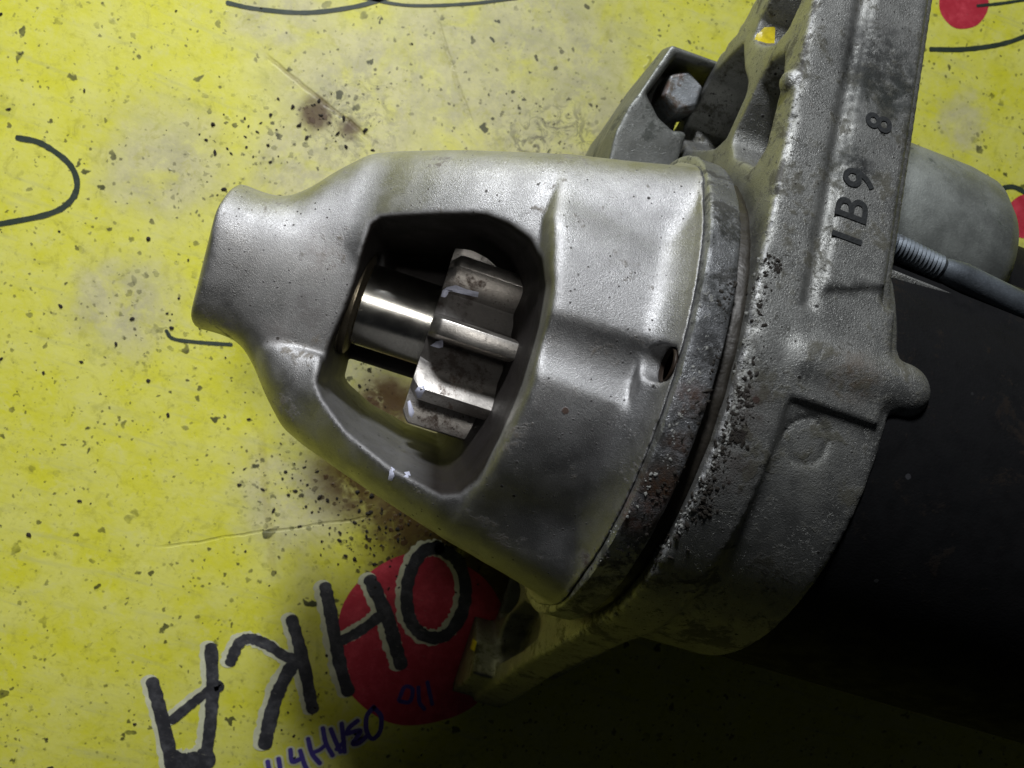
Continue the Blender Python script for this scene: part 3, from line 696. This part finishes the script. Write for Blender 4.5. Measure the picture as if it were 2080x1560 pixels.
def grease_by(me, fn):
    co = np.empty(len(me.vertices)*3); me.vertices.foreach_get('co', co); co = co.reshape(-1, 3)+np.array(BASE)
    at = me.attributes.new('grease_shade', 'FLOAT', 'POINT'); at.data.foreach_set('value', fn(co).astype(np.float32))
pin = link('pinion_gear', gear(3.22, 4.78, 1.50, 1.00, 9, R(-1)), st, GEAR)
gs = caster(pin); hs_ = caster(housing)
blob('paint_mark', housing, WPAINT, 796, 960, hs_, [(-10, 18), (-6, -4), (-2, -16), (8, -8), (6, 8), (0, 20)], 0.012)
blob('paint_mark', housing, WPAINT, 826, 964, hs_, [(-8, 6), (-6, -6), (6, -8), (10, 2), (4, 8)], 0.012)
grease_by(pin.data, lambda c: np.clip((1.13-np.hypot(c[:, 1], c[:, 2]-ZA))/0.08, 0, 0.85))
for (px, py, pl) in ((900, 588, [(-5, 16), (-2, 4), (10, -6), (30, -10), (55, 0), (82, 6), (80, 18), (50, 12), (28, 2), (12, 6), (4, 18)]),
                     (888, 700, [(-16, 2), (-4, -6), (12, -10), (12, 6), (4, 8), (-8, 5)]),
                     (851, 797, [(-8, 20), (-10, -4), (-2, -14), (12, -16), (16, -6), (6, 10), (0, 24)]),
                     (833, 832, [(-6, -18), (0, -22), (5, -8), (10, 6), (4, 20), (-3, 12)]), (1001, 523, [(-4, 8), (-3, -2), (3, -7), (5, 0), (1, 7)])):
    blob('paint_mark', pin, WPAINT, px, py, gs, pl, 0.018)
slv = link('drive_sleeve', lathe([(2.16, 0.50), (2.17, 0.60), (2.19, 0.62), (2.5, 0.62), (3.4, 0.62), (3.42, 0.4)], 0.0, ZA+0.0, 96), st, STEEL); smooth_by_angle(slv.data)
cl = link('thrust_collar', lathe([(1.75, 0.5), (1.76, 0.90), (1.80, 0.93), (1.93, 0.93), (1.97, 0.88), (1.98, 0.80), (2.02, 0.78), (2.06, 0.80), (2.12, 0.80), (2.16, 0.74), (2.17, 0.5)], 0, ZA, 96), st, COLLAR); smooth_by_angle(cl.data)
cb = link('clutch', lathe([(5.15, 0.9), (5.17, 1.9), (5.2, 2.0), (6.3, 2.0), (6.32, 1)], 0, ZA, 64), st, DARK); smooth_by_angle(cb.data)

# ---- barrel, solenoid, bolt, strap
ba = link('motor_barrel', lathe([(8.5, 3.0), (8.52, 3.44), (8.56, 3.47), (19, 3.47), (19.1, 3.2)], 0, ZA, 128), st, BLACK); smooth_by_angle(ba.data)
so_y, so_z, so_r = 3.55, 3.5, 1.75
sol = link('solenoid', lathe([(8.1, so_r-0.1), (8.2, so_r), (10.6, so_r), (11.0, so_r-0.05), (11.3, so_r-0.25), (11.45, so_r-0.6), (11.5, 0.5)], so_y, so_z, 96), st, SOL); smooth_by_angle(sol.data, 60)
plug = link('solenoid_cap', lathe([(11.35, 1.2), (11.4, 1.5), (13.5, 1.5), (13.6, 1.3)], so_y-0.5, so_z-0.4, 64), st, BLACK); smooth_by_angle(plug.data)
def rod(a, b_, prof, n=32):
    """lathe about any line: prof is (distance along, radius)"""
    a = np.array(a); b_ = np.array(b_); t = (b_-a)/np.linalg.norm(b_-a); s = np.cross(t, [0, 0, 1.]); s /= np.linalg.norm(s); u = np.cross(s, t)
    vs = []; fs = []
    for (dd, r) in prof:
        for k in range(n):
            q_ = 2*math.pi*k/n; vs.append(a+t*dd+r*(s*math.cos(q_)+u*math.sin(q_)))
    for i in range(len(prof)-1):
        for k in range(n): fs.append((i*n+k, i*n+(k+1) % n, (i+1)*n+(k+1) % n, (i+1)*n+k))
    fs.append(tuple(range(n-1, -1, -1))); L = (len(prof)-1)*n; fs.append(tuple(range(L, L+n)))
    return mesh_from(vs, fs, True)
b0 = onz(1815, 500, 6.3); b1 = onz(2110, 645, 6.3)
pf = [(-0.6, 0.13)]
for k in range(14):
    pf += [(-0.15+k*0.06, 0.145), (-0.12+k*0.06, 0.175)]
pf += [(0.72, 0.15), (0.80, 0.18), (1.0, 0.215), (4.0, 0.215)]
bo = link('through_bolt', rod(b0, b1, pf), st, BOLT); smooth_by_angle(bo.data, 40)
s0 = onz(1812, 545, 6.6); s1 = onz(2120, 668, 6.3); s2 = onz(1812, 566, 5.6)
dv = (s1-s0)
me = mesh_from([s0, s1, s1+[0, -0.22, -0.05], s0+[0, -0.22, -0.05], s0+[0, 0, -0.5], s1+[0, 0, -0.5], s1+[0, -0.14, -0.5], s0+[0, -0.14, -0.5]],
               [(0, 1, 2, 3), (4, 7, 6, 5), (0, 4, 5, 1), (3, 2, 6, 7), (1, 5, 6, 2), (0, 3, 7, 4)], True)
sb = link('edge_strap', me, st, FLG); soften(sb, 0.04)

# ---- rear boss with a hex nut in its recess, seen past the flange
TB = metal('grey_bracket', (0.22, 0.225, 0.21), 0.5, 0.8, grain=0.5, dirt=0.35, dirtcol=(0.05, 0.055, 0.045))
h = 0.04
xs, X, Y, Z = axis_grid((4.6, 2.6, -0.6), (8.0, 7.0, 3.0), h)
zt = 2.3
px_poly = [(1361, 80), (1292, 182), (1270, 210), (1242, 265), (1222, 345), (1225, 420), (1500, 470), (1560, 300), (1560, 150)]
P = [onz(a, b_, zt)[:2] for a, b_ in px_poly]
o2 = poly2d(X[:, :, 0], Y[:, :, 0], P)[:, :, None]
br = np.maximum(o2+np.clip(Z-1.9, 0, 1)*0.2, np.maximum(np.maximum(Z-zt, -0.5-Z), np.maximum(X-7.5, np.minimum(X-6.5, 5.98-Y))))
nc = onz(1396, 176, zt)
P2 = [onz(a, b_, zt)[:2] for a, b_ in ((1374, 112), (1316, 190), (1340, 236), (1368, 262), (1430, 268), (1540, 215), (1545, 165))]
rc = np.maximum(poly2d(X[:, :, 0], Y[:, :, 0], P2)[:, :, None], 1.3-Z)
br = smax(br, -rc, 0.12)
vv, qq = surface_nets(br, xs, h, 2)
tbk = link('terminal_bracket', mesh_from(vv, qq), st, TB)
hv = []; hf = []
for (z, r) in ((1.2, 0.40), (2.02, 0.40), (2.10, 0.34)):
    for k in range(6):
        a = math.pi/3*k+0.55; hv.append((nc[0]+r*math.cos(a), nc[1]+r*math.sin(a), z))
hf = [(i*6+k, i*6+(k+1) % 6, (i+1)*6+(k+1) % 6, (i+1)*6+k) for i in range(2) for k in range(6)]+[(12, 13, 14, 15, 16, 17), (5, 4, 3, 2, 1, 0)]
nut = link('hex_nut', mesh_from(hv, hf, False), tbk, NUT); soften(nut, 0.03)

# ---- crumbs of caked dirt and flakes of white oxide, lodged on the joint and scattered on the banner
def crumbs(name, parent, m, spots_, r0, r1, base, flat=0.6):
    ico = [(0, 0, 1)]+[(0.894*math.cos(2*math.pi*k/5), 0.894*math.sin(2*math.pi*k/5), 0.447) for k in range(5)]+[(0.894*math.cos(2*math.pi*(k+.5)/5), 0.894*math.sin(2*math.pi*(k+.5)/5), -0.447) for k in range(5)]+[(0, 0, -1)]
    fi = [(0, 1+k, 1+(k+1) % 5) for k in range(5)]+[(1+k, 6+k, 1+(k+1) % 5) for k in range(5)]+[(1+(k+1) % 5, 6+k, 6+(k+1) % 5) for k in range(5)]+[(11, 6+(k+1) % 5, 6+k) for k in range(5)]
    vs = []; fs = []
    for p in spots_:
        r = r0*(r1/r0)**(random.random()**1.8); st_ = len(vs); sx_ = random.uniform(0.7, 1.5); a = random.uniform(0, 6.28)
        for q_ in ico:
            j = 1+random.uniform(-0.35, 0.35); x, y, z = q_[0]*sx_*j, q_[1]*j/sx_, q_[2]*flat*j
            vs.append((p[0]+r*(x*math.cos(a)-y*math.sin(a)), p[1]+r*(x*math.sin(a)+y*math.cos(a)), p[2]+r*z))
        fs += [tuple(st_+i for i in f) for f in fi]
    o = link(name, mesh_from(vs, fs, False, base), parent, m); o['kind'] = 'stuff'; return o
CRUMB = plain('caked_dirt', (0.022, 0.017, 0.011), 0.8, bump=0.5); OXI = plain('white_oxide', (0.36, 0.36, 0.33), 0.7, bump=0.5)
rs = caster(pr)
def along(line, n, spread, solver):
    out = []
    for _ in range(n*3):
        if len(out) >= n: break
        t = random.random()*(len(line)-1); i = int(t); f = t-i
        px = line[i][0]*(1-f)+line[i+1][0]*f+random.gauss(0, spread); py = line[i][1]*(1-f)+line[i+1][1]*f+random.gauss(0, spread)
        p = solver(px, py)
        if p is not None and p[2] > 1.0: out.append(p)
    return out
edge_l = [(1562, 520), (1540, 650), (1515, 790), (1490, 880), (1450, 970), (1400, 1060), (1330, 1140)]
ring_l = [(1460, 560), (1455, 660), (1430, 760), (1400, 850), (1360, 950), (1310, 1030), (1230, 1130)]
crumbs('dirt_crumbs', flange, CRUMB, along(edge_l, 260, 13, fls)+along([(1510, 790), (1480, 900), (1430, 1020)], 150, 15, fls)+along([(1575, 540), (1580, 548)], 40, 6, fls)+along([(1425, 1030), (1440, 1036)], 50, 8, fls)+along([(1495, 880), (1505, 890)], 40, 9, fls), 0.008, 0.036, BASE, 0.4)
crumbs('oxide_flakes', flange, OXI, along([(x-14, y) for x, y in edge_l], 300, 6, fls)+along([(1530, 700), (1505, 820)], 60, 12, fls), 0.007, 0.030, BASE, 0.35)
crumbs('dirt_crumbs', pr, CRUMB, along([(x+22, y+6) for x, y in ring_l], 170, 12, rs), 0.008, 0.034, BASE, 0.4)
crumbs('oxide_flakes', pr, OXI, along([(x-18, y-6) for x, y in ring_l], 110, 7, rs), 0.007, 0.026, BASE, 0.35)
gp = []
for (x, y, sd, n) in ((770, 1090, 60, 170), (600, 1010, 60, 90), (690, 245, 40, 50), (480, 300, 70, 40), (300, 650, 90, 30), (950, 1110, 40, 60), (640, 1480, 60, 20), (740, 780, 30, 30)):
    for _ in range(n):
        p = onz(random.gauss(x, sd), random.gauss(y, sd), TZ+0.006); gp.append(p)
for _ in range(120): gp.append(onz(random.uniform(0, 1300), random.uniform(0, 1560), TZ+0.006))
gr_ = crumbs('grit', None, CRUMB, gp, 0.008, 0.055, (0, 0, TZ)); gr_.location = (0, 0, TZ)
